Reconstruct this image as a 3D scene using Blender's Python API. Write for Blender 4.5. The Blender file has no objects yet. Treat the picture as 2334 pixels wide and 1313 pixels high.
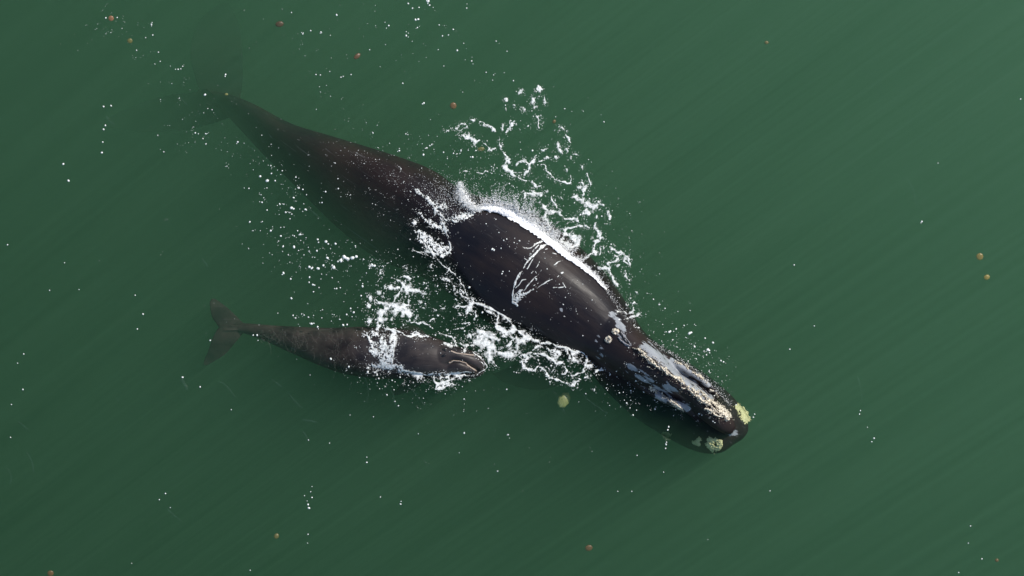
import bpy, bmesh, math, random
import numpy as np
from mathutils import Vector
from mathutils.bvhtree import BVHTree

# ------------------------------------------------------------------ camera, sky, sun, exposure
SC = bpy.context.scene
COL = SC.collection
H = 120.0                    # height of the aircraft above the sea
PX = 0.01                    # metres on the sea surface per photograph pixel
SUN_EL = math.radians(41)
SUN_AZ = math.radians(36)    # direction towards the sun, from +x towards +y

cam = bpy.data.cameras.new('camera')
cam.sensor_width = 36.0
cam.lens = 36.0 * H / (2334 * PX)
cam.clip_start = 1.0
cam.clip_end = 2000.0
cam_ob = bpy.data.objects.new('camera', cam)
COL.objects.link(cam_ob)
cam_ob.location = (0, 0, H)
SC.camera = cam_ob

world = bpy.data.worlds.new('World')
SC.world = world
world.use_nodes = True
wn = world.node_tree
sky = wn.nodes.new('ShaderNodeTexSky')
sky.sky_type = 'NISHITA'
sky.sun_disc = False
sky.sun_elevation = SUN_EL
sky.sun_rotation = math.pi / 2 - SUN_AZ
wn.links.new(sky.outputs[0], wn.nodes['Background'].inputs[0])
wn.nodes['Background'].inputs[1].default_value = 0.15

sun = bpy.data.lights.new('sun', 'SUN')
sun.energy = 4.6
sun.angle = math.radians(0.5)
sun.color = (1.0, 0.94, 0.85)
sun_ob = bpy.data.objects.new('sun', sun)
COL.objects.link(sun_ob)
sd = Vector((math.cos(SUN_EL) * math.cos(SUN_AZ), math.cos(SUN_EL) * math.sin(SUN_AZ), math.sin(SUN_EL)))
sun_ob.rotation_euler = sd.to_track_quat('Z', 'Y').to_euler()

SC.view_settings.view_transform = 'Standard'
SC.view_settings.look = 'None'
SC.view_settings.exposure = 0.0
SC.view_settings.gamma = 1.0
SC.render.engine = 'CYCLES'
SC.cycles.max_bounces = 10
SC.cycles.diffuse_bounces = 5
SC.cycles.glossy_bounces = 2
SC.cycles.transmission_bounces = 2
SC.cycles.volume_bounces = 4
SC.cycles.transparent_max_bounces = 12
SC.cycles.use_denoising = True
SC.cycles.sample_clamp_indirect = 4.0

rng = np.random.default_rng(7)
random.seed(7)


def P(px, py, z=0.0):
    """World point at height z that lies over photograph pixel (px, py) of the sea surface plan."""
    k = PX * (1 - z / H)
    return Vector(((px - 1167) * k, (656.5 - py) * k, z))


# ------------------------------------------------------------------ helpers
def tag(o, label=None, cat=None, group=None, kind=None):
    if label: o['label'] = label
    if cat: o['category'] = cat
    if group: o['group'] = group
    if kind: o['kind'] = kind
    return o


def link_mesh(name, verts, faces, mat, parent=None, smooth=True):
    me = bpy.data.meshes.new(name)
    if parent is not None:
        pl = np.array(parent.location)
        verts = np.asarray(verts, dtype=float) - pl
    me.from_pydata([tuple(v) for v in verts], [], [tuple(int(i) for i in f) for f in faces])
    me.update()
    if smooth:
        me.polygons.foreach_set('use_smooth', [True] * len(me.polygons))
    me.materials.append(mat)
    o = bpy.data.objects.new(name, me)
    COL.objects.link(o)
    if parent is not None:
        o.parent = parent
    return o


def mat_new(name):
    m = bpy.data.materials.new(name)
    m.use_nodes = True
    return m, m.node_tree.nodes, m.node_tree.links


def vnoise(x, y, seed):
    """Smooth 2-D value noise in 0..1 for numpy arrays."""
    r = np.random.default_rng(seed)
    T = r.random((256, 256))
    xi = np.floor(x).astype(int); yi = np.floor(y).astype(int)
    fx = x - xi; fy = y - yi
    fx = fx * fx * (3 - 2 * fx); fy = fy * fy * (3 - 2 * fy)
    a = T[xi & 255, yi & 255]; b = T[(xi + 1) & 255, yi & 255]
    c = T[xi & 255, (yi + 1) & 255]; d = T[(xi + 1) & 255, (yi + 1) & 255]
    return (a * (1 - fx) + b * fx) * (1 - fy) + (c * (1 - fx) + d * fx) * fy


# ------------------------------------------------------------------ water and sea bed
def make_water():
    m, n, l = mat_new('green_sea_water')
    n.clear()
    out = n.new('ShaderNodeOutputMaterial')
    sc = n.new('ShaderNodeVolumeScatter'); ab = n.new('ShaderNodeVolumeAbsorption'); ad = n.new('ShaderNodeAddShader')
    D = 0.23
    al = WATER_ALBEDO
    sc.inputs['Color'].default_value = (al[0], al[1], al[2], 1)
    sc.inputs['Density'].default_value = D
    sc.inputs['Anisotropy'].default_value = 0.0
    ab.inputs['Color'].default_value = (al[0], al[1], al[2], 1)
    ab.inputs['Density'].default_value = D
    # light shafts and crossing ripple streaks, put into the water as varying absorption
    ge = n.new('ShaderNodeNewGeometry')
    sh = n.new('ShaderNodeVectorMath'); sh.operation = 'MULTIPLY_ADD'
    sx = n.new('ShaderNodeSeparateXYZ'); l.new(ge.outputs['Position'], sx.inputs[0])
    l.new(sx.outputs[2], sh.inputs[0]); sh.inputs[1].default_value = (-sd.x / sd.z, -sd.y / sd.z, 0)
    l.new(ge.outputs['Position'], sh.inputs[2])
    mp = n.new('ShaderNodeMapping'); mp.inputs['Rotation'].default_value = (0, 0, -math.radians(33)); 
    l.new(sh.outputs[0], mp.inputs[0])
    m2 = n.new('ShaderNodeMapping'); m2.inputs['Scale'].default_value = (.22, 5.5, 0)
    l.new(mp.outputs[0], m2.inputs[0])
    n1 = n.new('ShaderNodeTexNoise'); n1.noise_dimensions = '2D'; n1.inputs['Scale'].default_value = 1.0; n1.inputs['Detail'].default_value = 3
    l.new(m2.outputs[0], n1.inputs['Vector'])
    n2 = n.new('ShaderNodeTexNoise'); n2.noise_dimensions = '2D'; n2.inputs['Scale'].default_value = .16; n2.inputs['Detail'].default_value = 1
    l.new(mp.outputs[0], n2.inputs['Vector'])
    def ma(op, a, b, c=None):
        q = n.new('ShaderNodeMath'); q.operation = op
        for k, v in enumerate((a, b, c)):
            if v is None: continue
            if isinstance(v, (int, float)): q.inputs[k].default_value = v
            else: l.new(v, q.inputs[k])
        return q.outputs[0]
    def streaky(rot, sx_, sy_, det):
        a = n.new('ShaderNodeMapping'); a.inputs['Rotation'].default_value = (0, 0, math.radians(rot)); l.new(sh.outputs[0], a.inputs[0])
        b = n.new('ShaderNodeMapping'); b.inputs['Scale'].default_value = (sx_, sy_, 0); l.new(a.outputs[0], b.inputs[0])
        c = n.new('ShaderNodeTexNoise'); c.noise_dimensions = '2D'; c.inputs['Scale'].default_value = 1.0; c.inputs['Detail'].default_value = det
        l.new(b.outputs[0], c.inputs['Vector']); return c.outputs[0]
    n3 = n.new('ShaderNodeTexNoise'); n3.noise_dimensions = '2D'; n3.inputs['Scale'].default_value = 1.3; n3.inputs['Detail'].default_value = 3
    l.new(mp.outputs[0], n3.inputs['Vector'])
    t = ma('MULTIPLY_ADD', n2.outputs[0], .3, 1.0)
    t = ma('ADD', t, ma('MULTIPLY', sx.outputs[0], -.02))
    t = ma('ADD', t, ma('MULTIPLY', sx.outputs[1], -.026))  # brightness falloff across the sea, painted as an absorption gradient
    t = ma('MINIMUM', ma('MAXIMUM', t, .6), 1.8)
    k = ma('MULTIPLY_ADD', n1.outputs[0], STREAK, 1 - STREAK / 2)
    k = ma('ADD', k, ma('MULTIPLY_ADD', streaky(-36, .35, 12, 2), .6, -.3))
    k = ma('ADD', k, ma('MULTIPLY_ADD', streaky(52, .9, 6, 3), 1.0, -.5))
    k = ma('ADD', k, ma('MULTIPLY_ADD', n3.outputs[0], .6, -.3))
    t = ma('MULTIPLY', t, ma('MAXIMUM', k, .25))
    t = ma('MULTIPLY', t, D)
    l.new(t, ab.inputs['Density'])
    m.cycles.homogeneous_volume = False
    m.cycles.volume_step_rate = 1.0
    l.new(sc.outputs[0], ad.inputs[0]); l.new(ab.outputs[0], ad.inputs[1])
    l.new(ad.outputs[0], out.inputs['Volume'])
    R, B = 90.0, -14.0
    v = [(-R, -R, B), (R, -R, B), (R, R, B), (-R, R, B), (-R, -R, 0), (R, -R, 0), (R, R, 0), (-R, R, 0)]
    f = [(3, 2, 1, 0), (4, 5, 6, 7), (0, 1, 5, 4), (1, 2, 6, 5), (2, 3, 7, 6), (3, 0, 4, 7)]
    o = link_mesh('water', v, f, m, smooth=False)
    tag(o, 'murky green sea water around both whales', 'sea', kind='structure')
    m2, n2, l2 = mat_new('dark_silt')
    b = n2['Principled BSDF']
    no = n2.new('ShaderNodeTexNoise'); no.inputs['Scale'].default_value = 0.6
    cr = n2.new('ShaderNodeValToRGB')
    cr.color_ramp.elements[0].color = (0.02, 0.03, 0.02, 1); cr.color_ramp.elements[1].color = (0.05, 0.06, 0.04, 1)
    l2.new(no.outputs[0], cr.inputs[0]); l2.new(cr.outputs[0], b.inputs['Base Color'])
    N = 40; g = np.linspace(-110, 110, N)
    X, Y = np.meshgrid(g, g, indexing='ij')
    Z = -14.6 + 0.5 * vnoise(X / 17 + 40, Y / 17 + 40, 3)
    vs = np.stack([X, Y, Z], -1).reshape(-1, 3)
    fs = [(i * N + j, (i + 1) * N + j, (i + 1) * N + j + 1, i * N + j + 1) for i in range(N - 1) for j in range(N - 1)]
    tag(link_mesh('sea_bed', vs, fs, m2), 'dark silty sea bed hidden under the murky green water', 'sea bed', kind='structure')


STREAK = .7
WATER_ALBEDO = (0.164, 0.364, 0.222)
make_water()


# ------------------------------------------------------------------ whale bodies: lofted skins fused into one surface
def catmull(S, sub):
    S = np.asarray(S, float)
    out = []
    n = len(S)
    for i in range(n - 1):
        p0 = S[max(i - 1, 0)]; p1 = S[i]; p2 = S[i + 1]; p3 = S[min(i + 2, n - 1)]
        for k in range(sub):
            t = k / sub
            out.append(0.5 * (2 * p1 + (p2 - p0) * t + (2 * p0 - 5 * p1 + 4 * p2 - p3) * t * t + (3 * p1 - p0 - 3 * p2 + p3) * t ** 3))
    out.append(S[-1])
    return np.array(out)


def loft(S, sub=6, nseg=44):
    """S rows: Bx,By, Ax,Ay, ztop, zmid, zbot, ridge offset, peak exponent (B and A are the two side edges in photo pixels)."""
    S = catmull(S, sub)
    verts, faces = [], []
    for s in S:
        bx, by, ax, ay, zt, zm, zb, ro, pk = s[:9]
        tilt = s[9] if len(s) > 9 else 0.0
        for k in range(nseg):
            t = 2 * math.pi * k / nseg
            c, sn = math.cos(t), math.sin(t)
            u = math.copysign(abs(c) ** 0.92, c)
            if sn >= 0:
                u += ro * (1 - u * u) * sn
                z = zm + (zt - zm) * sn ** pk
            else:
                z = zm + (zm - zb) * sn
            f = (u + 1) / 2
            z -= tilt * (1 - f) ** 1.4
            verts.append(P(bx + (ax - bx) * f, by + (ay - by) * f, z))
    m = len(S)
    for i in range(m - 1):
        for k in range(nseg):
            k2 = (k + 1) % nseg
            faces.append((i * nseg + k, i * nseg + k2, (i + 1) * nseg + k2, (i + 1) * nseg + k))
    faces.append(tuple(range(nseg))[::-1])
    faces.append(tuple((m - 1) * nseg + k for k in range(nseg)))
    return verts, faces


def fuse(name, lofts, mat, root, voxel, smooth_it):
    V, F = [], []
    for v, f in lofts:
        o = len(V)
        V += [tuple(q) for q in v]
        F += [tuple(i + o for i in q) for q in f]
    ob = link_mesh(name, V, F, mat)
    bm = bmesh.new(); bm.from_mesh(ob.data)
    bmesh.ops.recalc_face_normals(bm, faces=bm.faces)
    bm.to_mesh(ob.data); bm.free()
    r = ob.modifiers.new('r', 'REMESH'); r.mode = 'VOXEL'; r.voxel_size = voxel; r.use_smooth_shade = True
    s = ob.modifiers.new('s', 'SMOOTH'); s.factor = 0.5; s.iterations = smooth_it
    dg = bpy.context.evaluated_depsgraph_get()
    me = bpy.data.meshes.new_from_object(ob.evaluated_get(dg))
    ob.modifiers.clear()
    old = ob.data
    ob.data = me; bpy.data.meshes.remove(old)
    me.name = name
    if not me.materials: me.materials.append(mat)
    n = len(me.vertices)
    co = np.empty(n * 3); me.vertices.foreach_get('co', co); co = co.reshape(-1, 3)
    tri = [tuple(p.vertices) for p in me.polygons]
    bvh = BVHTree.FromPolygons([tuple(c) for c in co], tri)
    me.vertices.foreach_set('co', (co - np.array(root.location)).ravel()); me.update()
    me.polygons.foreach_set('use_smooth', [True] * len(me.polygons))
    ob.parent = root
    return ob, bvh, co


def seg_dist(X, Y, pts, taper=False):
    """Distance of points to a polyline."""
    best = np.full(X.shape, 1e9)
    if taper and len(pts) > 2:
        n = len(pts) - 1
        for k in range(n):
            for h in range(3):
                a, b = (k + h / 3) / n, (k + (h + 1) / 3) / n
                (x0, y0), (x1, y1) = pts[k], pts[k + 1]
                p0 = (x0 + (x1 - x0) * h / 3, y0 + (y1 - y0) * h / 3); p1 = (x0 + (x1 - x0) * (h + 1) / 3, y0 + (y1 - y0) * (h + 1) / 3)
                q = .5 + .55 * math.sin(math.pi * (a + b) / 2)
                best = np.minimum(best, seg_dist(X, Y, [p0, p1]) / q)
        return best
    if len(pts) == 1:
        return np.hypot(X - pts[0][0], Y - pts[0][1])
    for (x0, y0), (x1, y1) in zip(pts[:-1], pts[1:]):
        dx, dy = x1 - x0, y1 - y0
        t = np.clip(((X - x0) * dx + (Y - y0) * dy) / max(dx * dx + dy * dy, 1e-9), 0, 1)
        best = np.minimum(best, np.hypot(X - x0 - t * dx, Y - y0 - t * dy))
    return best


def skin_material(name, dark, brown, spot_amount, rough, rot, spec=.18, mott=1.0):
    m, n, l = mat_new(name)
    b = n['Principled BSDF']
    tc = n.new('ShaderNodeTexCoord')
    mp = n.new('ShaderNodeMapping'); mp.inputs['Rotation'].default_value = (0, 0, rot)
    l.new(tc.outputs['Object'], mp.inputs[0])
    st = n.new('ShaderNodeMapping'); st.inputs['Scale'].default_value = (0.5, 2.0, 1.2)
    l.new(mp.outputs[0], st.inputs[0])
    big = n.new('ShaderNodeTexNoise'); big.inputs['Scale'].default_value = 0.55 * mott; big.inputs['Detail'].default_value = 5
    l.new(mp.outputs[0], big.inputs['Vector'])
    streak = n.new('ShaderNodeTexNoise'); streak.inputs['Scale'].default_value = 2.2; streak.inputs['Detail'].default_value = 6
    l.new(st.outputs[0], streak.inputs['Vector'])
    mx = n.new('ShaderNodeMixRGB'); mx.inputs[1].default_value = (*dark, 1); mx.inputs[2].default_value = (*brown, 1)
    r1 = n.new('ShaderNodeMapRange'); r1.inputs[1].default_value = 0.35; r1.inputs[2].default_value = 0.7
    ad = n.new('ShaderNodeMath'); ad.operation = 'ADD'
    m5 = n.new('ShaderNodeMath'); m5.operation = 'MULTIPLY'; m5.inputs[1].default_value = 0.35
    l.new(streak.outputs[0], m5.inputs[0])
    sb = n.new('ShaderNodeMath'); sb.operation = 'SUBTRACT'; sb.inputs[1].default_value = 0.17
    l.new(m5.outputs[0], sb.inputs[0])
    l.new(big.outputs[0], ad.inputs[0]); l.new(sb.outputs[0], ad.inputs[1])
    l.new(ad.outputs[0], r1.inputs[0]); l.new(r1.outputs[0], mx.inputs[0])
    # pale scar spots
    vo = n.new('ShaderNodeTexVoronoi'); vo.inputs['Scale'].default_value = 5.5
    l.new(mp.outputs[0], vo.inputs['Vector'])
    r2 = n.new('ShaderNodeMapRange'); r2.inputs[1].default_value = 0.16; r2.inputs[2].default_value = 0.05
    l.new(vo.outputs['Distance'], r2.inputs[0])
    sp = n.new('ShaderNodeSeparateColor'); l.new(vo.outputs['Color'], sp.inputs[0])
    r3 = n.new('ShaderNodeMapRange'); r3.inputs[1].default_value = 0.72; r3.inputs[2].default_value = 1.0; r3.inputs[4].default_value = spot_amount
    l.new(sp.outputs[0], r3.inputs[0])
    mu = n.new('ShaderNodeMath'); mu.operation = 'MULTIPLY'
    l.new(r2.outputs[0], mu.inputs[0]); l.new(r3.outputs[0], mu.inputs[1])
    mx2 = n.new('ShaderNodeMixRGB'); mx2.inputs[2].default_value = (0.22, 0.21, 0.2, 1)
    l.new(mu.outputs[0], mx2.inputs[0]); l.new(mx.outputs[0], mx2.inputs[1])
    # pale sloughed patches, from a vertex attribute with a ragged edge
    at = n.new('ShaderNodeAttribute'); at.attribute_name = 'pale'
    fn = n.new('ShaderNodeTexNoise'); fn.inputs['Scale'].default_value = 7.0; fn.inputs['Detail'].default_value = 7; fn.inputs['Roughness'].default_value = 0.62
    fs = n.new('ShaderNodeMapping'); fs.inputs['Scale'].default_value = (0.55, 1.2, 1.0)
    l.new(mp.outputs[0], fs.inputs[0]); l.new(fs.outputs[0], fn.inputs['Vector'])
    a2 = n.new('ShaderNodeMath'); a2.operation = 'MULTIPLY_ADD'; a2.inputs[1].default_value = 2.4; a2.inputs[2].default_value = -1.2
    l.new(fn.outputs[0], a2.inputs[0])
    a3 = n.new('ShaderNodeMath'); a3.operation = 'ADD'
    l.new(at.outputs['Fac'], a3.inputs[0]); l.new(a2.outputs[0], a3.inputs[1])
    r4 = n.new('ShaderNodeMapRange'); r4.inputs[1].default_value = 0.44; r4.inputs[2].default_value = 0.6
    l.new(a3.outputs[0], r4.inputs[0])
    gt = n.new('ShaderNodeMath'); gt.operation = 'MULTIPLY'
    g2 = n.new('ShaderNodeMapRange'); g2.inputs[1].default_value = 0.02; g2.inputs[2].default_value = 0.15
    l.new(at.outputs['Fac'], g2.inputs[0]); l.new(g2.outputs[0], gt.inputs[0]); l.new(r4.outputs[0], gt.inputs[1])
    mx3 = n.new('ShaderNodeMixRGB'); 
    pc = n.new('ShaderNodeMixRGB'); pc.inputs[1].default_value = (0.16, 0.175, 0.195, 1); pc.inputs[2].default_value = (0.34, 0.36, 0.39, 1)
    l.new(fn.outputs[0], pc.inputs[0])
    l.new(pc.outputs[0], mx3.inputs[2])
    l.new(gt.outputs[0], mx3.inputs[0]); l.new(mx2.outputs[0], mx3.inputs[1])
    # fine pale scratches along the body
    sm = n.new('ShaderNodeMapping'); sm.inputs['Scale'].default_value = (.5, 16, 6)
    l.new(mp.outputs[0], sm.inputs[0])
    sn = n.new('ShaderNodeTexNoise'); sn.inputs['Scale'].default_value = 1.1; sn.inputs['Detail'].default_value = 3; sn.inputs['Distortion'].default_value = .4
    l.new(sm.outputs[0], sn.inputs['Vector'])
    sr = n.new('ShaderNodeMapRange'); sr.inputs[1].default_value = .66; sr.inputs[2].default_value = .76; sr.inputs[4].default_value = .35
    l.new(sn.outputs[0], sr.inputs[0])
    mx4 = n.new('ShaderNodeMixRGB'); mx4.inputs[2].default_value = (.14, .14, .145, 1)
    l.new(sr.outputs[0], mx4.inputs[0]); l.new(mx3.outputs[0], mx4.inputs[1])
    l.new(mx4.outputs[0], b.inputs['Base Color'])
    rr = n.new('ShaderNodeMapRange'); rr.inputs[1].default_value = .3; rr.inputs[2].default_value = .7; rr.inputs[3].default_value = rough - .12; rr.inputs[4].default_value = rough + .14
    l.new(streak.outputs[0], rr.inputs[0]); l.new(rr.outputs[0], b.inputs['Roughness'])
    ge = n.new('ShaderNodeNewGeometry'); sx = n.new('ShaderNodeSeparateXYZ'); l.new(ge.outputs['Position'], sx.inputs[0])
    wet = n.new('ShaderNodeMapRange'); wet.inputs[1].default_value = -.04; wet.inputs[2].default_value = .03; wet.inputs[3].default_value = .02; wet.inputs[4].default_value = spec
    l.new(sx.outputs[2], wet.inputs[0]); l.new(wet.outputs[0], b.inputs['Specular IOR Level'])   # skin under water has almost no gloss
    bp = n.new('ShaderNodeBump'); bp.inputs['Strength'].default_value = 0.22; bp.inputs['Distance'].default_value = 0.02
    bn = n.new('ShaderNodeTexNoise'); bn.inputs['Scale'].default_value = 11; bn.inputs['Detail'].default_value = 6
    l.new(st.outputs[0], bn.inputs['Vector'])
    l.new(bn.outputs[0], bp.inputs['Height']); l.new(bp.outputs[0], b.inputs['Normal'])
    return m


def set_pale(ob, co, items):
    """items: (polyline in photo pixels, radius px, strength)."""
    k = PX * (1 - co[:, 2] / H)
    X = co[:, 0] / k + 1167; Y = 656.5 - co[:, 1] / k
    w = np.zeros(len(co))
    for pts, r, s in items:
        d = seg_dist(X, Y, pts)
        w = np.maximum(w, s * np.clip(1.25 - d / r, 0, 1))
    w[co[:, 2] < -0.5] = 0
    a = ob.data.attributes.new('pale', 'FLOAT', 'POINT')
    a.data.foreach_set('value', w)


def empty(name, loc):
    o = bpy.data.objects.new(name, None)
    o.empty_display_size = 0.3
    o.location = loc
    COL.objects.link(o)
    return o


# ---- mother
mother = empty('right_whale', P(1167, 640, -0.8))
tag(mother, 'large dark adult right whale with pale crusted head, surfacing diagonally amid splashing foam', 'whale')
skin_m = skin_material('adult_whale_skin', (0.008, 0.008, 0.012), (0.024, 0.0165, 0.016), 0.6, 0.46, math.radians(35))
M_BODY = [
    (470, 222, 482, 206, -2.05, -2.2, -2.35, 0, 1.0, 0.1),
    (505, 252, 522, 214, -1.45, -1.75, -2.15, 0, 1.1, 0.3),
    (545, 293, 583, 239, -0.95, -1.35, -2.05, 0.1, 1.2, 0.5),
    (600, 352, 663, 281, -0.5, -0.95, -2.1, 0.2, 1.25, 0.4),
    (680, 432, 760, 311, -0.16, -0.65, -2.3, 0.3, 1.35, 0.45),
    (770, 520, 890, 351, 0.05, -0.5, -2.6, 0.35, 1.45, 0.5),
    (860, 590, 985, 387, 0.09, -0.5, -3.0, 0.3, 1.4, 0.5),
    (956, 628, 1062, 438, 0.13, -0.65, -3.2, 0.2, 1.15, 0.35),
    (1026, 671, 1145, 460, 0.32, -0.8, -3.3, 0.1, 1.02, 0.2),
    (1096, 726, 1230, 495, 0.44, -0.8, -3.3, 0.1, 1.02, 0),
    (1181, 768, 1310, 552, 0.47, -0.8, -3.3, 0.1, 1.02, 0),
    (1261, 808, 1378, 620, 0.43, -0.8, -3.2, 0.1, 1.02, 0),
    (1331, 836, 1428, 690, 0.34, -0.8, -3.0, 0.1, 1.04, 0),
    (1380, 890, 1474, 762, 0.12, -0.9, -2.8, 0.1, 1.0, 0),
    (1446, 950, 1548, 812, -0.05, -1.0, -2.5, 0.0, 0.9, 0.6),
    (1524, 1000, 1616, 858, -0.18, -1.0, -2.2, 0.0, 0.85, 0.85),
    (1590, 1030, 1668, 902, -0.14, -0.8, -1.8, 0, 0.75, 0.3),
    (1640, 1033, 1700, 942, -0.26, -0.65, -1.4, 0, 0.7, 0.05),
    (1672, 1014, 1706, 974, -0.32, -0.6, -1.0, 0, 0.8, 0.15),
    (1692, 1002, 1703, 988, -0.45, -0.58, -0.75, 0, 1.0, 0),
]
def rost(cx, cy, w, zt, zb, ro=0.25, pk=1.15, ang=37.5):
    nx, ny = math.sin(math.radians(ang)), -math.cos(math.radians(ang))
    return (cx - nx * w, cy - ny * w, cx + nx * w, cy + ny * w, zt, min(zt - 0.1, -0.05), zb, ro, pk)
M_ROST = [rost(1310, 705, 70, .12, -.7, 0, 1.0), rost(1350, 737, 64, .3, -.7, .05, 1.0), rost(1390, 768, 58, .44, -.7, .2, 1.0), rost(1430, 803, 55, .6, -.6, .3, 1.25),
          rost(1479, 838, 49, .74, -.6, .4, 1.4), rost(1529, 872, 31, .7, -.6, .3, 1.35), rost(1580, 903, 28, .58, -.6, .25, 1.2), rost(1626, 943, 27, .36, -.6, .2, 1.1), rost(1655, 968, 21, .16, -.5), rost(1672, 984, 10, -.08, -.4)]
M_LIP_A = [rost(1496, 794, 5, -.05, -.5, 0, 1), rost(1529, 822, 9, .17, -.6, 0, 1), rost(1561, 841, 10, .26, -.6, 0, 1), rost(1588, 858, 10, .26, -.6, 0, 1),
           rost(1612, 877, 9, .18, -.6, 0, 1), rost(1642, 906, 5, -.08, -.6, 0, 1)]
M_LIP_B = [rost(1440, 872, 5, -.05, -.5, 0, 1), rost(1475, 889, 8, .12, -.6, 0, 1), rost(1506, 905, 10, .27, -.6, 0, 1), rost(1530, 915, 11, .32, -.6, 0, 1), rost(1554, 925, 11, .3, -.6, 0, 1),
           rost(1571, 937, 8, .1, -.6, 0, 1), rost(1598, 962, 6, -.12, -.6, 0, 1)]
M_FLUKE_A = [(470, 240, 545, 250, -1.85, -2.05, -2.25, 0, 1), (447, 190, 553, 200, -2.9, -3.0, -3.1, 0, 1), (432, 130, 556, 140, -3.9, -3.97, -4.05, 0, 1),
             (440, 75, 552, 82, -4.8, -4.85, -4.9, 0, 1), (465, 32, 540, 36, -5.5, -5.54, -5.58, 0, 1), (505, 5, 520, 6, -6.0, -6.02, -6.04, 0, 1)]
M_FLUKE_B = [(470, 200, 540, 262, -1.85, -2.05, -2.25, 0, 1), (440, 208, 490, 282, -2.9, -3.0, -3.1, 0, 1), (385, 215, 425, 298, -3.9, -3.97, -4.05, 0, 1),
             (325, 232, 350, 305, -4.8, -4.85, -4.9, 0, 1), (270, 254, 285, 299, -5.5, -5.54, -5.58, 0, 1), (225, 278, 230, 288, -6.0, -6.02, -6.04, 0, 1)]
M_FLIP_A = [(1290, 640, 1360, 700, -1.3, -1.6, -1.9, 0, 1), (1270, 590, 1350, 640, -2.2, -2.35, -2.5, 0, 1), (1240, 560, 1320, 590, -2.9, -3.0, -3.1, 0, 1), (1220, 550, 1260, 560, -3.5, -3.55, -3.6, 0, 1)]
M_FLIP_B = [(1230, 800, 1300, 850, -1.3, -1.6, -1.9, 0, 1), (1190, 820, 1270, 880, -2.2, -2.35, -2.5, 0, 1), (1150, 840, 1220, 890, -2.9, -3.0, -3.1, 0, 1), (1120, 850, 1150, 875, -3.5, -3.55, -3.6, 0, 1)]
m_ob, m_bvh, m_co = fuse('body', [loft(s) for s in (M_BODY, M_ROST, M_LIP_A, M_LIP_B, M_FLUKE_A, M_FLUKE_B, M_FLIP_A, M_FLIP_B)], skin_m, mother, 0.028, 6)
set_pale(m_ob, m_co, [
    ([(1468, 792), (1500, 812), (1540, 846), (1580, 882), (1612, 910)], 17, .8),
    ([(1530, 822), (1560, 840), (1588, 857), (1612, 876)], 8, 1.0),
    ([(1395, 715), (1412, 738), (1422, 752)], 11, .75),
    ([(1412, 762), (1424, 775), (1432, 788)], 10, .6),
    ([(1437, 838), (1455, 850), (1475, 868), (1500, 884), (1518, 893)], 15, .6),
    ([(1520, 880), (1535, 888)], 12, .55),
    ([(1498, 901), (1525, 912), (1548, 921), (1566, 930)], 10, 1.0),
    ([(1365, 770), (1370, 815)], 14, .42),
    ([(1668, 990), (1678, 984)], 12, .6),
    ([(1281, 711), (1279, 706)], 5, .7),
])

# ---- calf
calf = empty('whale_calf', P(820, 800, -0.4))
tag(calf, 'small dark grey whale calf with smooth rounded snout beside the adult, flukes spread underwater', 'whale')
skin_c = skin_material('calf_skin', (0.015, 0.013, 0.0145), (0.046, 0.037, 0.034), 0.5, 0.45, math.radians(-4), spec=.32, mott=4.5)  # mottling: brown skin tone, with caustic light put into the colour
C_BODY = [
    (520, 751, 524, 735, -.72, -.78, -.84, 0, 1), (545, 757, 550, 736, -.6, -.7, -.82, 0, 1), (584, 769, 578, 738, -.48, -.65, -.9, 0, 1.1),
    (636, 792, 630, 742, -.32, -.6, -1.0, .15, 1.1), (690, 817, 690, 745, -.2, -.55, -1.1, .15, 1.05), (740, 838, 750, 747, -.1, -.5, -1.2, .1, 1),
    (790, 854, 800, 745, -.02, -.5, -1.25, .05, 1), (850, 862, 852, 745, .08, -.45, -1.3, 0, 1), (905, 864, 905, 748, .2, -.4, -1.25, 0, 1),
    (955, 864, 955, 757, .26, -.35, -1.15, 0, 1), (1000, 864, 1000, 772, .24, -.3, -1.0, 0, 1), (1035, 864, 1037, 787, .1, -.3, -.9, 0, .9),
    (1070, 863, 1075, 798, .0, -.3, -.8, 0, .8), (1093, 858, 1100, 812, -.08, -.3, -.6, 0, .9), (1104, 848, 1108, 828, -.15, -.3, -.42, 0, 1)]
C_ROST = [(985, 848, 985, 780, .2, -.1, -.4, 0, 1), (1010, 840, 1012, 785, .27, -.1, -.4, 0, 1), (1035, 828, 1038, 792, .26, -.05, -.4, 0, 1),
          (1058, 829, 1060, 799, .23, -.05, -.4, 0, 1), (1080, 838, 1082, 806, .17, -.05, -.4, 0, .95), (1095, 845, 1098, 814, .06, -.1, -.4, 0, .95), (1102, 840, 1105, 824, -.06, -.15, -.35, 0, 1)]
C_LIP = [(1000, 852, 1000, 826, .0, -.2, -.5, 0, 1), (1020, 853, 1020, 826, .15, -.1, -.5, .3, 1), (1042, 853, 1044, 822, .2, -.1, -.5, .4, 1), (1062, 852, 1066, 830, .14, -.1, -.5, .3, 1), (1082, 852, 1086, 840, .03, -.1, -.5, 0, 1)]
C_FA = [(505, 755, 562, 752, -.62, -.72, -.82, 0, 1), (492, 738, 560, 742, -.68, -.72, -.76, 0, 1), (482, 722, 543, 724, -.75, -.79, -.83, 0, 1), (478, 703, 524, 705, -.85, -.88, -.91, 0, 1), (477, 688, 505, 690, -.95, -.97, -.99, 0, 1), (482, 680, 490, 680, -1.0, -1.02, -1.04, 0, 1)]
C_FB = [(505, 740, 566, 744, -.62, -.72, -.82, 0, 1), (492, 754, 553, 762, -.68, -.72, -.76, 0, 1), (482, 775, 534, 785, -.75, -.79, -.83, 0, 1), (474, 798, 514, 808, -.85, -.88, -.91, 0, 1), (466, 816, 490, 824, -.95, -.97, -.99, 0, 1), (462, 831, 471, 834, -1.0, -1.02, -1.04, 0, 1)]
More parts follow.
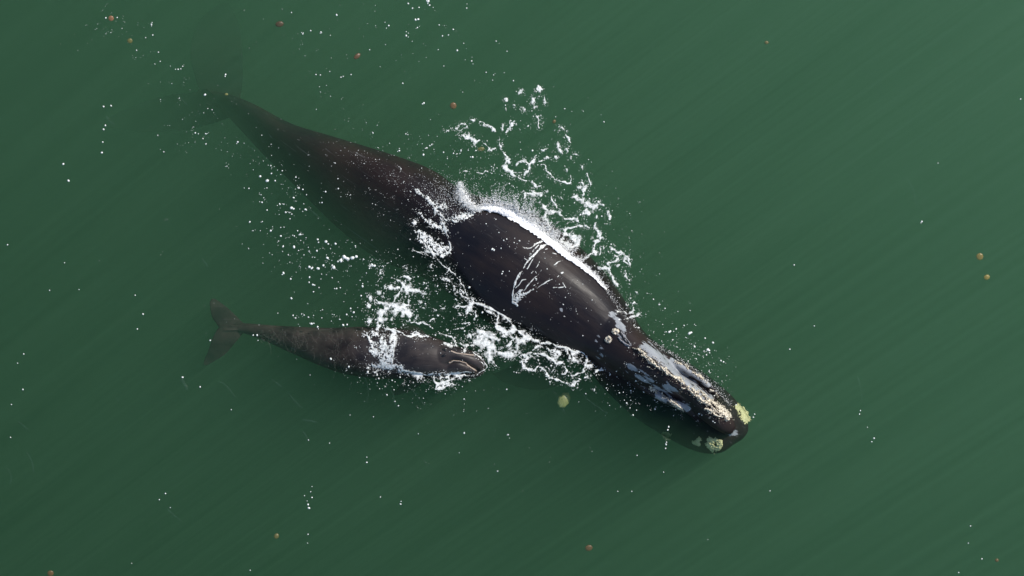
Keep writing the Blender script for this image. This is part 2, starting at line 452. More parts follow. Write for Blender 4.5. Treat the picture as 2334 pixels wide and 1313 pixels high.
C_FL = [(935, 830, 975, 845, -.5, -.6, -.7, 0, 1), (925, 860, 965, 872, -.75, -.82, -.88, 0, 1), (905, 885, 935, 892, -1.0, -1.04, -1.08, 0, 1), (893, 898, 903, 902, -1.15, -1.17, -1.19, 0, 1)]
C_FR = [(935, 775, 975, 765, -.5, -.6, -.7, 0, 1), (920, 755, 955, 745, -.85, -.92, -.98, 0, 1), (905, 745, 930, 738, -1.2, -1.24, -1.28, 0, 1)]
c_ob, c_bvh, c_co = fuse('body', [loft(s) for s in (C_BODY, C_ROST, C_LIP, C_FA, C_FB, C_FL, C_FR)], skin_c, calf, 0.018, 4)
set_pale(c_ob, c_co, [])


def whale_z(x, y):
    """Highest whale surface over world (x, y), or None."""
    z = None
    for b in (m_bvh, c_bvh):
        h = b.ray_cast(Vector((x, y, 6.0)), Vector((0, 0, -1)))
        if h[0] is not None and (z is None or h[0].z > z):
            z = h[0].z
    return z


# ------------------------------------------------------------------ soft lumps (foam, callosities) grown from strokes
def strokes(ox, oy, sc, text):
    """'x,y x,y ... r[:flag]' lines in a local frame (origin, scale) -> list of (points, radius, flag) in photo pixels."""
    out = []
    for line in text.strip().split(';'):
        w = line.split()
        if not w: continue
        r = w[-1]; flag = ''
        if ':' in r: r, flag = r.split(':')
        pts = [tuple(float(q) for q in t.split(',')) for t in w[:-1]]
        out.append(([(ox + x / sc, oy + y / sc) for x, y in pts], float(r) / sc, flag))
    return out


THICK = []


def field_mesh(ST, step=1.0, seed=1, hmax=0.035, rough=0.4, base='water', lift=0.004, lump=0.5, fine=4.0, warp=2.0, rmin=1.0, vary=0.0, specks=False, fringe=0.0, slim=1.0, holes=0.0):
    """Marching-squares mesh of the strokes' field; each vertex rests on the water or on the whale under it."""
    xs = [p[0] for s in ST for p in s[0]]; ys = [p[1] for s in ST for p in s[0]]
    R = max(s[1] for s in ST) * 1.6 + 4
    x0, x1, y0, y1 = min(xs) - R, max(xs) + R, min(ys) - R, max(ys) + R
    nx, ny = int((x1 - x0) / step) + 2, int((y1 - y0) / step) + 2
    gx = x0 + np.arange(nx) * step; gy = y0 + np.arange(ny) * step
    X, Y = np.meshgrid(gx, gy, indexing='ij')
    n1 = vnoise(X / (fine * 2.6), Y / (fine * 2.6), seed) - .5
    n2 = vnoise(X / fine, Y / fine, seed + 1) - .5
    n3 = vnoise(X / (fine * .5), Y / (fine * .5), seed + 2) - .5
    WX = X + warp * 2 * (vnoise(X / 7, Y / 7, seed + 3) - .5) + warp * 3 * (vnoise(X / 19, Y / 19, seed + 4) - .5)
    WY = Y + warp * 2 * (vnoise(X / 7, Y / 7, seed + 5) - .5) + warp * 3 * (vnoise(X / 19, Y / 19, seed + 6) - .5)
    rid = 1 - np.abs(2 * vnoise(X / (fine * 1.3) + 9, Y / (fine * 1.3), seed + 7) - 1)      # veins
    rid2 = 1 - np.abs(2 * vnoise(X / (fine * .7) + 5, Y / (fine * .7), seed + 8) - 1)
    F = np.full(X.shape, -2.0)
    wn1 = vnoise(X / 9 + 3, Y / 9, seed + 12) - .5; wn2 = vnoise(X / 3.7, Y / 3.7 + 7, seed + 13) - .5
    hol = .6 * vnoise(X / 3.4 + 11, Y / 3.4, seed + 16) + .4 * vnoise(X / 1.6 + 5, Y / 1.6, seed + 17); sp = vnoise(X / 1.7 + 31, Y / 1.7, seed + 14); spl = vnoise(X / 14, Y / 14 + 3, seed + 15)
    for pts, r, flag in ST:
        r = max(r * slim, rmin)
        a0, a1 = min(p[0] for p in pts) - r * 1.8 - 6, max(p[0] for p in pts) + r * 1.8 + 6
        b0, b1 = min(p[1] for p in pts) - r * 1.8 - 6, max(p[1] for p in pts) + r * 1.8 + 6
        i0, i1 = max(int((a0 - x0) / step), 0), min(int((a1 - x0) / step) + 2, nx)
        j0, j1 = max(int((b0 - y0) / step), 0), min(int((b1 - y0) / step) + 2, ny)
        sl = (slice(i0, i1), slice(j0, j1))
        d = seg_dist(WX[sl], WY[sl], pts, vary > 0)
        r_own = r
        if vary: r = r * (1 + vary * (1.9 * wn1[sl] + 1.1 * wn2[sl]))
        f = np.minimum(1 - d / r, .75 if r_own < 5 else 1.1)
        if flag == 'l':                       # lacy
            v = np.maximum(rid[sl], rid2[sl] * .96)
            g = f * .8 + (v - .84) * 3.2 + n3[sl] * .8
            g = np.minimum(g, (1.2 - d / r) * 2)
        elif flag == 's':                     # speckled
            g = np.minimum(f * 1.0 + n3[sl] * 2.6 + n2[sl] * 1.2 - .32, (1.25 - d / r) * 2)
        else:
            g = f - holes * np.clip((hol[sl] - .56) * 6, 0, 1.3) + rough * min(1, 7 / r_own) ** .7 * (n1[sl] * .9 + n2[sl] * .9 + n3[sl] * .8)
            if specks:
                g = np.maximum(g, np.minimum((sp[sl] - .83 + .14 * (spl[sl] - .5)) * 4, (2.6 - d / (r_own + 2)) * 1.0))
        F[sl] = np.maximum(F[sl], g)
    F += fringe
    # marching squares
    ins = F > 0
    act = (ins[:-1, :-1] | ins[1:, :-1] | ins[1:, 1:] | ins[:-1, 1:])
    verts, faces, key = [], [], {}
    hh = []

    def vert(i, j, k):
        """k: 0 grid point, 1 cut on +x edge, 2 cut on +y edge"""
        q = (i, j, k)
        if q in key: return key[q]
        if k == 0:
            px, py, h = gx[i], gy[j], F[i, j]
        elif k == 1:
            t = F[i, j] / (F[i, j] - F[i + 1, j]); px, py, h = gx[i] + t * step, gy[j], 0
        else:
            t = F[i, j] / (F[i, j] - F[i, j + 1]); px, py, h = gx[i], gy[j] + t * step, 0
        key[q] = len(verts); verts.append((px, py)); hh.append(h)
        return key[q]

    for i, j in zip(*np.nonzero(act)):
        c = [(i, j), (i + 1, j), (i + 1, j + 1), (i, j + 1)]
        on = [ins[q] for q in c]
        edge = [(i, j, 1), (i + 1, j, 2), (i, j + 1, 1), (i, j, 2)]
        poly = []
        for k in range(4):
            if on[k]: poly.append(vert(c[k][0], c[k][1], 0))
            if on[k] != on[(k + 1) % 4]: poly.append(vert(*edge[k]))
        if len(poly) >= 3: faces.append(poly[::-1])
    V = np.array(verts).reshape(-1, 2); hh = np.array(hh)
    if len(V) == 0: return np.zeros((0, 3)), []
    ln = vnoise(V[:, 0] / 2.2, V[:, 1] / 2.2, seed + 11)
    hh = np.where(hh > 0, hh, 0)
    THICK.append(np.clip(hh, 0, 1)); THICK[:-1] = []
    h = hmax * np.sqrt(np.clip(hh, 0, .8)) * (1 - lump + 2 * lump * ln * (hh > 0))
    out = np.zeros((len(V), 3))
    for q in range(len(V)):
        p = P(V[q, 0], V[q, 1], 0)
        z = 0.0
        for _ in range(2):
            wz = whale_z(p.x, p.y)
            if base == 'sea': z = 0.0
            elif base == 'water': z = max(0.0, wz if wz is not None else 0.0)
            else: z = wz if wz is not None else -0.6
            p = P(V[q, 0], V[q, 1], z)
        p = P(V[q, 0], V[q, 1], z + lift + h[q])
        out[q] = p
    return out, faces


def droplets(pts, radii, squash=0.6, poly='ico'):
    """One mesh of many small beads: pts in world metres."""
    if poly == 'ico':
        t = (1 + 5 ** .5) / 2
        bv = np.array([(-1, t, 0), (1, t, 0), (-1, -t, 0), (1, -t, 0), (0, -1, t), (0, 1, t), (0, -1, -t), (0, 1, -t), (t, 0, -1), (t, 0, 1), (-t, 0, -1), (-t, 0, 1)]) / math.hypot(1, t)
        bf = np.array([(0, 11, 5), (0, 5, 1), (0, 1, 7), (0, 7, 10), (0, 10, 11), (1, 5, 9), (5, 11, 4), (11, 10, 2), (10, 7, 6), (7, 1, 8), (3, 9, 4), (3, 4, 2), (3, 2, 6), (3, 6, 8), (3, 8, 9), (4, 9, 5), (2, 4, 11), (6, 2, 10), (8, 6, 7), (9, 8, 1)])
    else:
        bv = np.array([(1, 0, 0), (-1, 0, 0), (0, 1, 0), (0, -1, 0), (0, 0, 1), (0, 0, -1.)])
        bf = np.array([(0, 2, 4), (2, 1, 4), (1, 3, 4), (3, 0, 4), (2, 0, 5), (1, 2, 5), (3, 1, 5), (0, 3, 5)])
    n = len(pts)
    ang = rng.uniform(0, 6.28, n); st = rng.uniform(1.0, 1.6, n)
    ca, sa = np.cos(ang), np.sin(ang)
    B = np.repeat(bv[None], n, 0)
    B[:, :, 2] *= squash
    B[:, :, 0] *= st[:, None]
    Bx = B[:, :, 0] * ca[:, None] - B[:, :, 1] * sa[:, None]
    By = B[:, :, 0] * sa[:, None] + B[:, :, 1] * ca[:, None]
    B[:, :, 0], B[:, :, 1] = Bx, By
    V = B * np.asarray(radii)[:, None, None] + np.asarray(pts)[:, None, :]
    Fc = bf[None] + (np.arange(n) * len(bv))[:, None, None]
    return V.reshape(-1, 3), Fc.reshape(-1, 3)


def foam_material(film=True):
    m, n, l = mat_new('white_foam' if film else 'white_bubbles_glints')
    b = n['Principled BSDF']
    tc = n.new('ShaderNodeTexCoord')
    no = n.new('ShaderNodeTexNoise'); no.inputs['Scale'].default_value = 22; no.inputs['Detail'].default_value = 6
    l.new(tc.outputs['Object'], no.inputs['Vector'])
    cr = n.new('ShaderNodeValToRGB')
    cr.color_ramp.elements[0].position = .32; cr.color_ramp.elements[0].color = (.5, .55, .53, 1)
    cr.color_ramp.elements[1].position = .55; cr.color_ramp.elements[1].color = (.8, .81, .79, 1)
    l.new(no.outputs[0], cr.inputs[0]); l.new(cr.outputs[0], b.inputs['Base Color'])
    b.inputs['Roughness'].default_value = .6
    bp = n.new('ShaderNodeBump'); bp.inputs['Strength'].default_value = .5; bp.inputs['Distance'].default_value = .01
    vo = n.new('ShaderNodeTexVoronoi'); vo.inputs['Scale'].default_value = 60
    l.new(tc.outputs['Object'], vo.inputs['Vector'])
    l.new(vo.outputs['Distance'], bp.inputs['Height']); l.new(bp.outputs[0], b.inputs['Normal'])
    if film:      # thin foam lets the water show through, thick foam is opaque
        at = n.new('ShaderNodeAttribute'); at.attribute_name = 'thick'
        n2 = n.new('ShaderNodeTexNoise'); n2.inputs['Scale'].default_value = 17; n2.inputs['Detail'].default_value = 4
        l.new(tc.outputs['Object'], n2.inputs['Vector'])
        a1 = n.new('ShaderNodeMath'); a1.operation = 'MULTIPLY_ADD'; a1.inputs[1].default_value = .7; a1.inputs[2].default_value = -.35
        l.new(n2.outputs[0], a1.inputs[0])
        a2 = n.new('ShaderNodeMath'); a2.operation = 'ADD'
        l.new(a1.outputs[0], a2.inputs[0]); l.new(at.outputs['Fac'], a2.inputs[1])
        a3 = n.new('ShaderNodeMapRange'); a3.inputs[1].default_value = -.05; a3.inputs[2].default_value = .95; a3.inputs[3].default_value = .05; a3.inputs[4].default_value = 1
        l.new(a2.outputs[0], a3.inputs[0]); l.new(a3.outputs[0], b.inputs['Alpha'])
    return m


def plain(name, col, rough=.5, scale=30, var=.25, bump=.4, spec=.5):
    m, n, l = mat_new(name)
    b = n['Principled BSDF']
    tc = n.new('ShaderNodeTexCoord')
    no = n.new('ShaderNodeTexNoise'); no.inputs['Scale'].default_value = scale; no.inputs['Detail'].default_value = 6
    l.new(tc.outputs['Object'], no.inputs['Vector'])
    mx = n.new('ShaderNodeMixRGB')
    mx.inputs[1].default_value = (*[c * (1 - var) for c in col], 1); mx.inputs[2].default_value = (*[min(1, c * (1 + var)) for c in col], 1)
    l.new(no.outputs[0], mx.inputs[0]); l.new(mx.outputs[0], b.inputs['Base Color'])
    b.inputs['Roughness'].default_value = rough
    b.inputs['Specular IOR Level'].default_value = spec
    bp = n.new('ShaderNodeBump'); bp.inputs['Strength'].default_value = bump; bp.inputs['Distance'].default_value = .02
    l.new(no.outputs[0], bp.inputs['Height']); l.new(bp.outputs[0], b.inputs['Normal'])
    return m


FOAM = foam_material()
BUBBLE = foam_material(False)
def spray_material():
    m, n, l = mat_new('spray_droplets')
    b = n['Principled BSDF']; b.inputs['Base Color'].default_value = (.95, .95, .95, 1); b.inputs['Roughness'].default_value = .5
    tr = n.new('ShaderNodeBsdfTranslucent'); tr.inputs[0].default_value = (.95, .95, .95, 1)
    tp = n.new('ShaderNodeBsdfTransparent')
    m1 = n.new('ShaderNodeMixShader'); m1.inputs[0].default_value = .3
    m2 = n.new('ShaderNodeMixShader'); m2.inputs[0].default_value = .15
    l.new(b.outputs[0], m1.inputs[1]); l.new(tr.outputs[0], m1.inputs[2])
    l.new(m1.outputs[0], m2.inputs[1]); l.new(tp.outputs[0], m2.inputs[2])
    l.new(m2.outputs[0], n['Material Output'].inputs[0])
    return m


DROPS = spray_material()
SPRAY = plain('white_spray', (.93, .93, .92), .6, 30, .03, 0)
CALL = None


def callosity_material():
    m, n, l = mat_new('callosity_crust')
    b = n['Principled BSDF']
    tc = n.new('ShaderNodeTexCoord')
    no = n.new('ShaderNodeTexNoise'); no.inputs['Scale'].default_value = 20; no.inputs['Detail'].default_value = 8; no.inputs['Roughness'].default_value = .7
    l.new(tc.outputs['Object'], no.inputs['Vector'])
    cr = n.new('ShaderNodeValToRGB')
    e = cr.color_ramp.elements
    e[0].position = .40; e[0].color = (.05, .045, .04, 1)
    e[1].position = .48; e[1].color = (.5, .44, .35, 1)
    e2 = e.new(.62); e2.color = (.82, .77, .66, 1)
    l.new(no.outputs[0], cr.inputs[0]); l.new(cr.outputs[0], b.inputs['Base Color'])
    b.inputs['Roughness'].default_value = .75
    bp = n.new('ShaderNodeBump'); bp.inputs['Strength'].default_value = .8; bp.inputs['Distance'].default_value = .03
    l.new(no.outputs[0], bp.inputs['Height']); l.new(bp.outputs[0], b.inputs['Normal'])
    return m


CALL = callosity_material()
CHIN = plain('chin_callosity_crust', (.46, .46, .24), .8, 22, .7, .6)
BLOW = plain('blowhole_lining', (.006, .006, .007), .3, 20, .2, .1)
PALE = plain('blowhole_rim', (.22, .22, .24), .4, 20, .3, .2)


def crust(name, ST, parent, mat=CALL, **kw):
    kw.setdefault('base', 'whale'); kw.setdefault('step', .7); kw.setdefault('fine', 3.0)
    v, f = field_mesh(ST, **kw)
    return link_mesh(name, v, f, mat, parent)


# ---- the mother's callosities and blowholes (parts)
crust('callosity', strokes(1340, 720, 6.909, '''715,500 790,520 850,570 930,640 1010,700 18; 800,540 870,610 950,690 1040,740 1130,800 1220,870 1290,930 24;
  830,560 900,630 26; 1050,740 1150,820 1250,900 20; 1290,920 1370,960 1440,1000 22; 1440,990 1490,1040 24; 840,630 900,660 14''')
  + strokes(1480, 820, 5.708, '''440,370 500,350 18; 520,380 600,450 680,510 760,570 840,620 26; 640,400 740,480 840,550 940,640 1000,700 24:s; 720,640 800,660 860,700 940,740 22;
  820,620 900,660 980,720 1010,770 40; 900,590 970,650 1020,720 34; 560,380 640,430 20; 780,520 860,560 20'''), mother, hmax=.07, seed=21, rough=.95, lump=.7, specks=True, vary=.3)
for k, (cx, cy, r) in enumerate([(1403.5, 755.5, 7.5), (1387, 775, 7.0)]):
    ring = [(cx + (r - 2) * .62 * math.cos(a) * 1.25, cy + (r - 2) * .62 * math.sin(a)) for a in np.linspace(0, 6.283, 9)]
    crust('callosity', [(ring, 4.6, '')], mother, hmax=.05, seed=31 + k, rough=.35, warp=.8)
crust('callosity', strokes(1480, 820, 5.708, '''1150,620 1200,680 1240,730 1270,780 44; 1220,640 1270,720 30; 1180,700 1240,760 40:s'''), mother, CHIN, hmax=.03, seed=41, rough=.7, lump=.6)
crust('callosity', strokes(1480, 820, 5.708, '''780,1050 840,1060 900,1080 920,1120 36; 770,1100 820,1150 880,1170 930,1140 34; 860,1040 920,1070 24; 820,1180 860,1220 20:s'''), mother, CHIN, hmax=.03, seed=47, rough=.8, lump=.6)
crust('callosity', strokes(1480, 820, 5.708, '''610,1060 640,1040 34; 610,1080 640,1100 20'''), mother, CHIN, hmax=.05, seed=51, rough=.6)
crust('callosity', strokes(1480, 820, 5.708, '''180,970 240,990 26; 200,1020 260,1040 20:s'''), mother, CHIN, hmax=.04, seed=57, rough=.6)
crust('callosity', strokes(1480, 820, 5.708, '''170,450 240,500 300,550 350,600 420,660 22:s; 20,370 100,420 26:s; 300,560 400,640 18'''), mother, hmax=.04, seed=59, rough=.6)
crust('callosity', strokes(1480, 820, 5.708, '''330,20 420,60 500,110 18:s; 560,150 680,230 740,300 20:s; 800,390 830,410 16; 870,450 900,480 14'''), mother, hmax=.035, seed=63, rough=.6)
for tx in ('''510,270 540,320 570,370 600,410 14''', '''545,300 575,350 610,395 640,440 12'''):
    crust('blowhole', strokes(1340, 720, 6.909, tx), mother, BLOW, hmax=.02, seed=71, rough=.2, warp=.3)
crust('blowhole_rim', strokes(1340, 720, 6.909, '''520,250 550,300 575,350 605,400 9; 480,340 530,390 590,440 650,465 12; 590,340 640,400 670,450 8'''), mother, PALE, hmax=.035, seed=73, rough=.3, warp=.4)

# ---- the calf's
beige = plain('calf_lip_crust', (.36, .29, .235), .7, 40, .4, .5)
crust('callosity', strokes(430, 640, 3.112, '1850,583 1880,568 1920,570 1965,585 2000,615 2040,638 5'), calf, beige, hmax=.03, seed=81, rough=.35, warp=.5)
crust('callosity', strokes(430, 640, 3.112, '1865,500 1890,512 1930,518 1975,522 2020,530 5'), calf, beige, hmax=.03, seed=83, rough=.35, warp=.5)
crust('blowhole', strokes(430, 640, 3.112, '1805,488 1822,494 8'), calf, BLOW, hmax=.012, seed=85, rough=.2, warp=.2)
crust('blowhole', strokes(430, 640, 3.112, '1800,534 1818,526 8'), calf, BLOW, hmax=.012, seed=87, rough=.2, warp=.2)


# ------------------------------------------------------------------ foam
def foam(name, label, cat, ST, mat=FOAM, **kw):
    kw.setdefault('hmax', .012); kw.setdefault('lump', .25); kw.setdefault('vary', .75); kw.setdefault('specks', True); kw.setdefault('warp', 2.6)
    kw.setdefault('fringe', .34); kw.setdefault('slim', .9); kw.setdefault('holes', .55)
    v, f = field_mesh(ST, **kw)
    o = link_mesh(name, v, f, mat)
    a = o.data.attributes.new('thick', 'FLOAT', 'POINT'); a.data.foreach_set('value', THICK[-1])
    return tag(o, label, cat, kind='stuff')


C3 = (880, 180, 2.344); C5 = (820, 560, 3.647); C6 = (940, 420, 6.483); C7 = (1100, 540, 5.969); C4 = (380, 0, 2.117); C1 = (1300, 680, 3.283)

foam('sea_foam', 'scattered lacy white foam patches on green water off the adult whale\'s sunlit flank', 'foam', strokes(*C3, '''
315,278 355,275 375,262 400,245 430,245 438,258 415,268 385,275 4; 505,235 540,255 580,280 11:l; 400,300 430,315 470,330 505,330 9; 435,308 470,330 15; 455,215 475,217 6;
640,115 8; 720,67 8; 740,165 8; 645,152 4; 690,140 6; 815,35 820,60 828,75 8; 785,105 782,130 12; 797,150 9; 845,95 848,125 6; 800,205 815,235 818,258 8;
685,222 670,255 645,292 5; 628,255 628,280 5; 610,320 612,350 610,372 6; 530,340 550,365 570,385 585,368 5; 535,345 545,360 6;
627,395 640,430 635,470 660,505 690,520 720,540 750,550 7; 640,470 670,500 12; 640,430 650,445 9; 700,455 730,435 770,450 800,425 808,405 8; 765,450 14; 760,450 755,490 740,530 6;
815,440 850,425 862,420 7:l; 820,455 850,465 860,495 890,520 905,545 940,550 985,550 990,530 980,515 5; 900,412 11; 835,385 848,380 5; 822,360 5; 752,252 5;
930,262 950,268 5; 925,345 930,370 940,390 8; 965,370 975,385 8; 955,295 970,315 985,332 5; 985,415 9; 1000,402 1020,404 4; 1055,475 8; 1075,515 1085,540 1095,553 7; 918,283 4;
1045,555 1060,585 1075,605 9; 1030,585 8; 990,628 1020,630 1050,660 1090,675 1140,680 1160,675 11; 1050,660 1060,600 10; 1060,690 1050,725 1080,710 12; 1070,670 1100,680 16; 1130,690 10;
1185,710 1195,755 7; 1120,730 6; 775,555 800,575 825,570 8; 745,615 790,605 820,610 825,625 9; 745,640 750,620 6; 862,605 8; 885,630 900,660 910,690 5; 935,625 5; 960,490 4;
820,660 835,690 870,700 900,710 930,720 12:l; 830,690 880,705 920,718 9; 930,725 960,745 1000,745 1025,755 6; 850,715 850,750 870,780 880,810 16:l; 
950,840 960,800 990,790 1030,780 1060,785 1085,800 7; 950,830 980,840 1030,850 1035,880 1000,900 960,880 11; 945,860 960,890 990,900 18:l; 980,830 1010,860 14:l;
1118,775 1125,810 1150,840 1135,870 1115,870 10; 1130,840 16; 1120,860 1110,900 1105,930 1080,950 1030,968 5; 485,500 510,505 540,490 5; 415,495 430,492 6; 570,467 6''')
  + strokes(*C7, '''1730,150 1760,180 1830,200 1900,230 1980,280 1990,330 2030,400 18; 1740,140 1800,190 22; 1930,300 1950,360 32; 1880,250 1790,260 1830,300 1780,340 1730,370 1740,420 1700,430 1600,410 18; 
1720,440 1740,520 1770,580 1830,630 1840,680 16; 1690,420 40; 1600,420 24; 1730,500 30; 1860,380 18; 1940,440 1940,520 1960,580 2000,610 14; 1945,450 22; 1550,440 1530,460 5; 1580,160 1600,240 8; 1650,170 14; 
1690,100 14; 1865,725 13; 2000,820 2020,835 15; 1980,900 1975,930 11; 2070,900 2050,930 10; 2100,760 15; 1940,1000 1980,1040 2040,1020 2060,980 13; 2010,1100 2080,1070 2130,1050 20; 2060,1190 10; 1840,1000 1900,1010 6; 1500,150 1520,220 1540,240 20:l'''),
     seed=101, rough=.75, slim=.8)

foam('sea_foam', 'ragged white foam wake between the adult\'s shaded flank and the calf\'s snout', 'foam', strokes(*C5, '''
910,510 930,470 1000,490 1080,515 1140,545 12; 1140,545 1190,580 1250,630 19; 1250,630 1300,690 1350,730 1410,770 24; 1410,770 1480,800 1560,815 12; 1560,815 1640,840 1720,860 1800,870 1900,885 9;
1150,580 1150,640 1130,670 1170,720 1240,720 1300,690 17; 1160,690 1210,730 16; 1290,760 1320,810 1360,780 22; 1240,790 1290,760 10; 1180,760 1250,760 1290,790 14:l; 920,480 915,540 14; 960,560 960,610 7; 860,570 6; 1050,540 1110,570 1150,600 16:l;
990,720 1030,750 1090,770 1140,790 26; 980,800 1050,820 1100,860 42; 1080,880 1080,960 32; 1150,890 1200,900 1260,900 1285,870 25; 920,760 15; 960,740 13; 1020,740 25; 1000,760 30; 800,510 850,500 900,500 7; 840,560 860,580 7; 1210,840 1250,800 8'''),
     seed=131, base='sea', rough=.65, holes=.25, slim=1.0)

foam('sea_foam', 'looping foam strands on dark water below the adult whale\'s neck', 'foam', strokes(*C5, '''
1450,905 1510,900 1560,920 1600,945 1640,970 1700,975 11; 1350,900 1430,890 8; 1345,960 1370,1010 1440,1030 1490,1000 11; 1490,1000 1500,1020 1560,1060 1610,1100 1640,1130 1700,1130 11; 1700,1130 1760,1150 1810,1130 9; 1720,1130 1780,1160 6;
1780,880 1860,895 1880,940 1880,1000 1850,1060 1800,1075 1760,1075 10; 1780,900 1800,940 24; 1710,860 1720,900 10; 1700,1000 1730,1030 1710,1070 1680,1060 8; 1880,1010 1930,1010 16; 1560,850 1640,870 1660,900 22:l; 1430,870 1490,820 7; 
1970,1050 2020,1040 9; 1600,1040 1620,1020 6; 1900,1100 9; 1500,985 9; 1610,900 1640,930 16:l; 1730,900 1760,950 20:l; 1400,920 1380,950 20:l; 1310,850 1320,880 12; 1310,1040 8; 1480,960 6; 1560,1010 8; 1830,1110 8; 1950,1190 8; 2010,1030 9'''),
     seed=151, base='sea', rough=.7)

foam('sea_foam', 'two flat white foam patches on water above the calf\'s back', 'foam', strokes(*C5, '''
150,470 210,470 280,510 330,510 400,500 24; 200,500 190,570 170,610 24; 370,540 420,570 22; 300,525 32; 220,520 34; 80,440 16; 120,440 150,460 9; 60,500 75,505 13; 90,620 14; 395,455 400,490 7; 285,465 310,420 350,390 370,330 360,300 7;
260,340 300,355 330,350 13; 320,290 370,320 390,370 450,375 500,370 550,395 15; 400,370 25; 330,260 370,245 420,270 400,290 6; 165,380 15; 520,475 18; 200,340 9; 180,235 9; 180,205 9; 100,165 18:l; 95,130 8; 605,170 10; 612,185 5; 390,192 10; 165,280 8; 465,600 9; 375,660 7; 280,610 8; 150,640 160,670 12:l; 540,320 7; 690,520 7; 580,630 610,615 6; 730,690 9:l; 630,550 7; 780,690 840,680 910,650 6:l; 420,640 520,640 620,690 7:l; 840,640 900,640 6:l'''),
     seed=171, rough=.6, holes=.2, slim=1.05)

foam('sea_foam', 'frothy white wash lying across the calf\'s back and along its sides', 'foam', strokes(*C5, '''
210,690 260,700 290,740 270,780 290,820 260,860 250,920 240,980 200,1000 26:l; 285,745 300,790 290,850 275,920 265,990 12; 215,690 260,705 295,745 18; 180,760 200,830 190,900 200,980 28:l; 150,680 120,720 150,760 26:s; 60,740 140,900 30:s; 220,800 225,900 215,980 10;
270,690 330,720 420,745 500,760 600,765 8; 430,725 480,735 560,770 5; 640,730 720,745 780,780 800,830 5; 830,830 880,820 940,820 13; 880,850 16; 720,820 780,830 800,850 14:l;
110,985 180,1010 260,1010 300,1000 18; 180,1000 250,1005 24; 340,1030 400,1040 450,1050 530,1060 600,1070 11; 320,1020 420,1045 22:s; 470,1085 24; 510,1080 17; 140,1050 8; 235,1055 9; 50,1010 60,1015 6; 360,1130 6; 560,1120 6'''),
     seed=191, rough=.7)

foam('sea_foam', 'curled ring of white foam beside the calf\'s lower jaw', 'foam', strokes(*C5, '''
600,1080 610,1130 640,1160 700,1150 740,1130 790,1110 10; 640,1190 700,1180 770,1165 810,1155 9; 640,1160 630,1195 7; 700,1080 780,1060 850,1050 930,1060 10; 850,1080 900,1090 930,1090 12; 760,1060 720,1100 740,1120 7; 650,1080 680,1110 22:l; 800,1070 850,1090 18:l; 600,1075 660,1070 720,1060 7;
940,880 1000,920 1040,970 1055,1010 1020,1060 960,1080 3.6; 1000,960 1030,1000 3:l; 690,1170 740,1150 10'''),
     seed=211, rough=.6)

foam('sea_foam', 'bubbly wash sheeting off the middle of the adult whale\'s back', 'foam', strokes(*C6, '''
100,760 200,800 300,870 420,930 500,950 75:s; 150,840 260,940 380,1010 70:s; 420,950 480,1010 60:s; 200,990 300,1020 400,1060 20; 420,1070 500,1065 14; 230,900 330,870 440,880 22:l; 40,720 160,730 40:s;
430,490 450,580 490,650 520,740 520,800 10; 520,800 545,880 545,950 500,1070 10; 440,520 480,640 510,720 40:s; 60,50 150,130 240,220 330,300 400,330 30:s; 100,90 200,180 300,280 360,320 8; 360,330 430,360 60:s; 470,280 490,350 440,440 430,490 10; 250,250 350,380 420,470 50:s;
430,490 520,530 620,540 740,510 850,470 930,420 14:s; 440,495 520,533 620,545 740,515 850,475 930,425 5; 620,500 760,470 870,430 34:s; 200,540 320,590 430,640 40:s; 120,440 240,560 30:s; 290,580 350,590 8; 0,570 40,580 16; 340,810 420,820 10:l; 0,980 90,1000 180,1050 5'''),
     seed=231, rough=.6, hmax=.02)

foam('sea_foam', 'thin white film edge curving over the adult whale\'s shoulder in strands', 'foam', strokes(*C7, '''
408,900 408,840 415,780 430,680 11; 430,680 460,580 480,520 13; 480,520 540,450 570,380 640,300 9; 640,300 720,220 12; 720,220 790,140 870,100 950,80 14; 600,350 690,270 750,190 850,120 8; 640,250 700,170 760,110 9:l; 560,400 600,430 660,340 690,300 6;
560,740 590,690 660,620 700,560 760,510 800,450 6; 740,700 800,650 860,610 950,575 7; 810,640 9; 880,600 920,585 9; 600,770 690,720 10:l; 440,870 520,790 580,770 40:l; 450,820 520,740 30:l; 470,930 410,900 7; 430,870 470,940 14:l; 725,420 760,360 780,330 6; 720,470 730,490 7; 660,490 690,465 5;
560,140 640,150 700,120 760,80 840,50 900,60 4; 520,110 570,150 620,160 4; 700,100 800,60 880,80 9:l; 1080,490 1095,480 11; 1040,530 1020,545 8; 960,690 1010,685 5; 1030,690 1100,680 5; 1090,630 1130,690 6; 970,390 1030,345 1090,325 4; 500,640 540,590 590,575 5; 450,700 500,640 6; 490,540 540,460 7; 700,660 760,620 7:l; 570,290 610,330 5; 650,235 10; 850,165 880,160 6; 840,210 5; 850,300 6; 800,290 5; 960,225 1000,235 7; 740,750 5'''),
     seed=251, rough=.55, hmax=.012, warp=.8, rmin=.9, vary=.5, specks=False)

foam('sea_foam', 'dotted line of foam along the waterline of the adult whale\'s shaded flank', 'foam', strokes(*C5, '''
400,25 480,50 540,75 600,95 650,125 720,180 780,230 830,290 870,345 895,390 910,440 4:l; 650,125 720,180 780,230 3; 830,290 870,345 895,390 3; 700,270 740,290 10; 720,230 745,200 9; 735,290 750,310 7; 785,340 790,370 8; 830,370 840,415 900,440 9; 865,385 840,360 8; 930,430 935,460 7; 960,440 5'''),
     seed=271, base='sea', rough=.6)


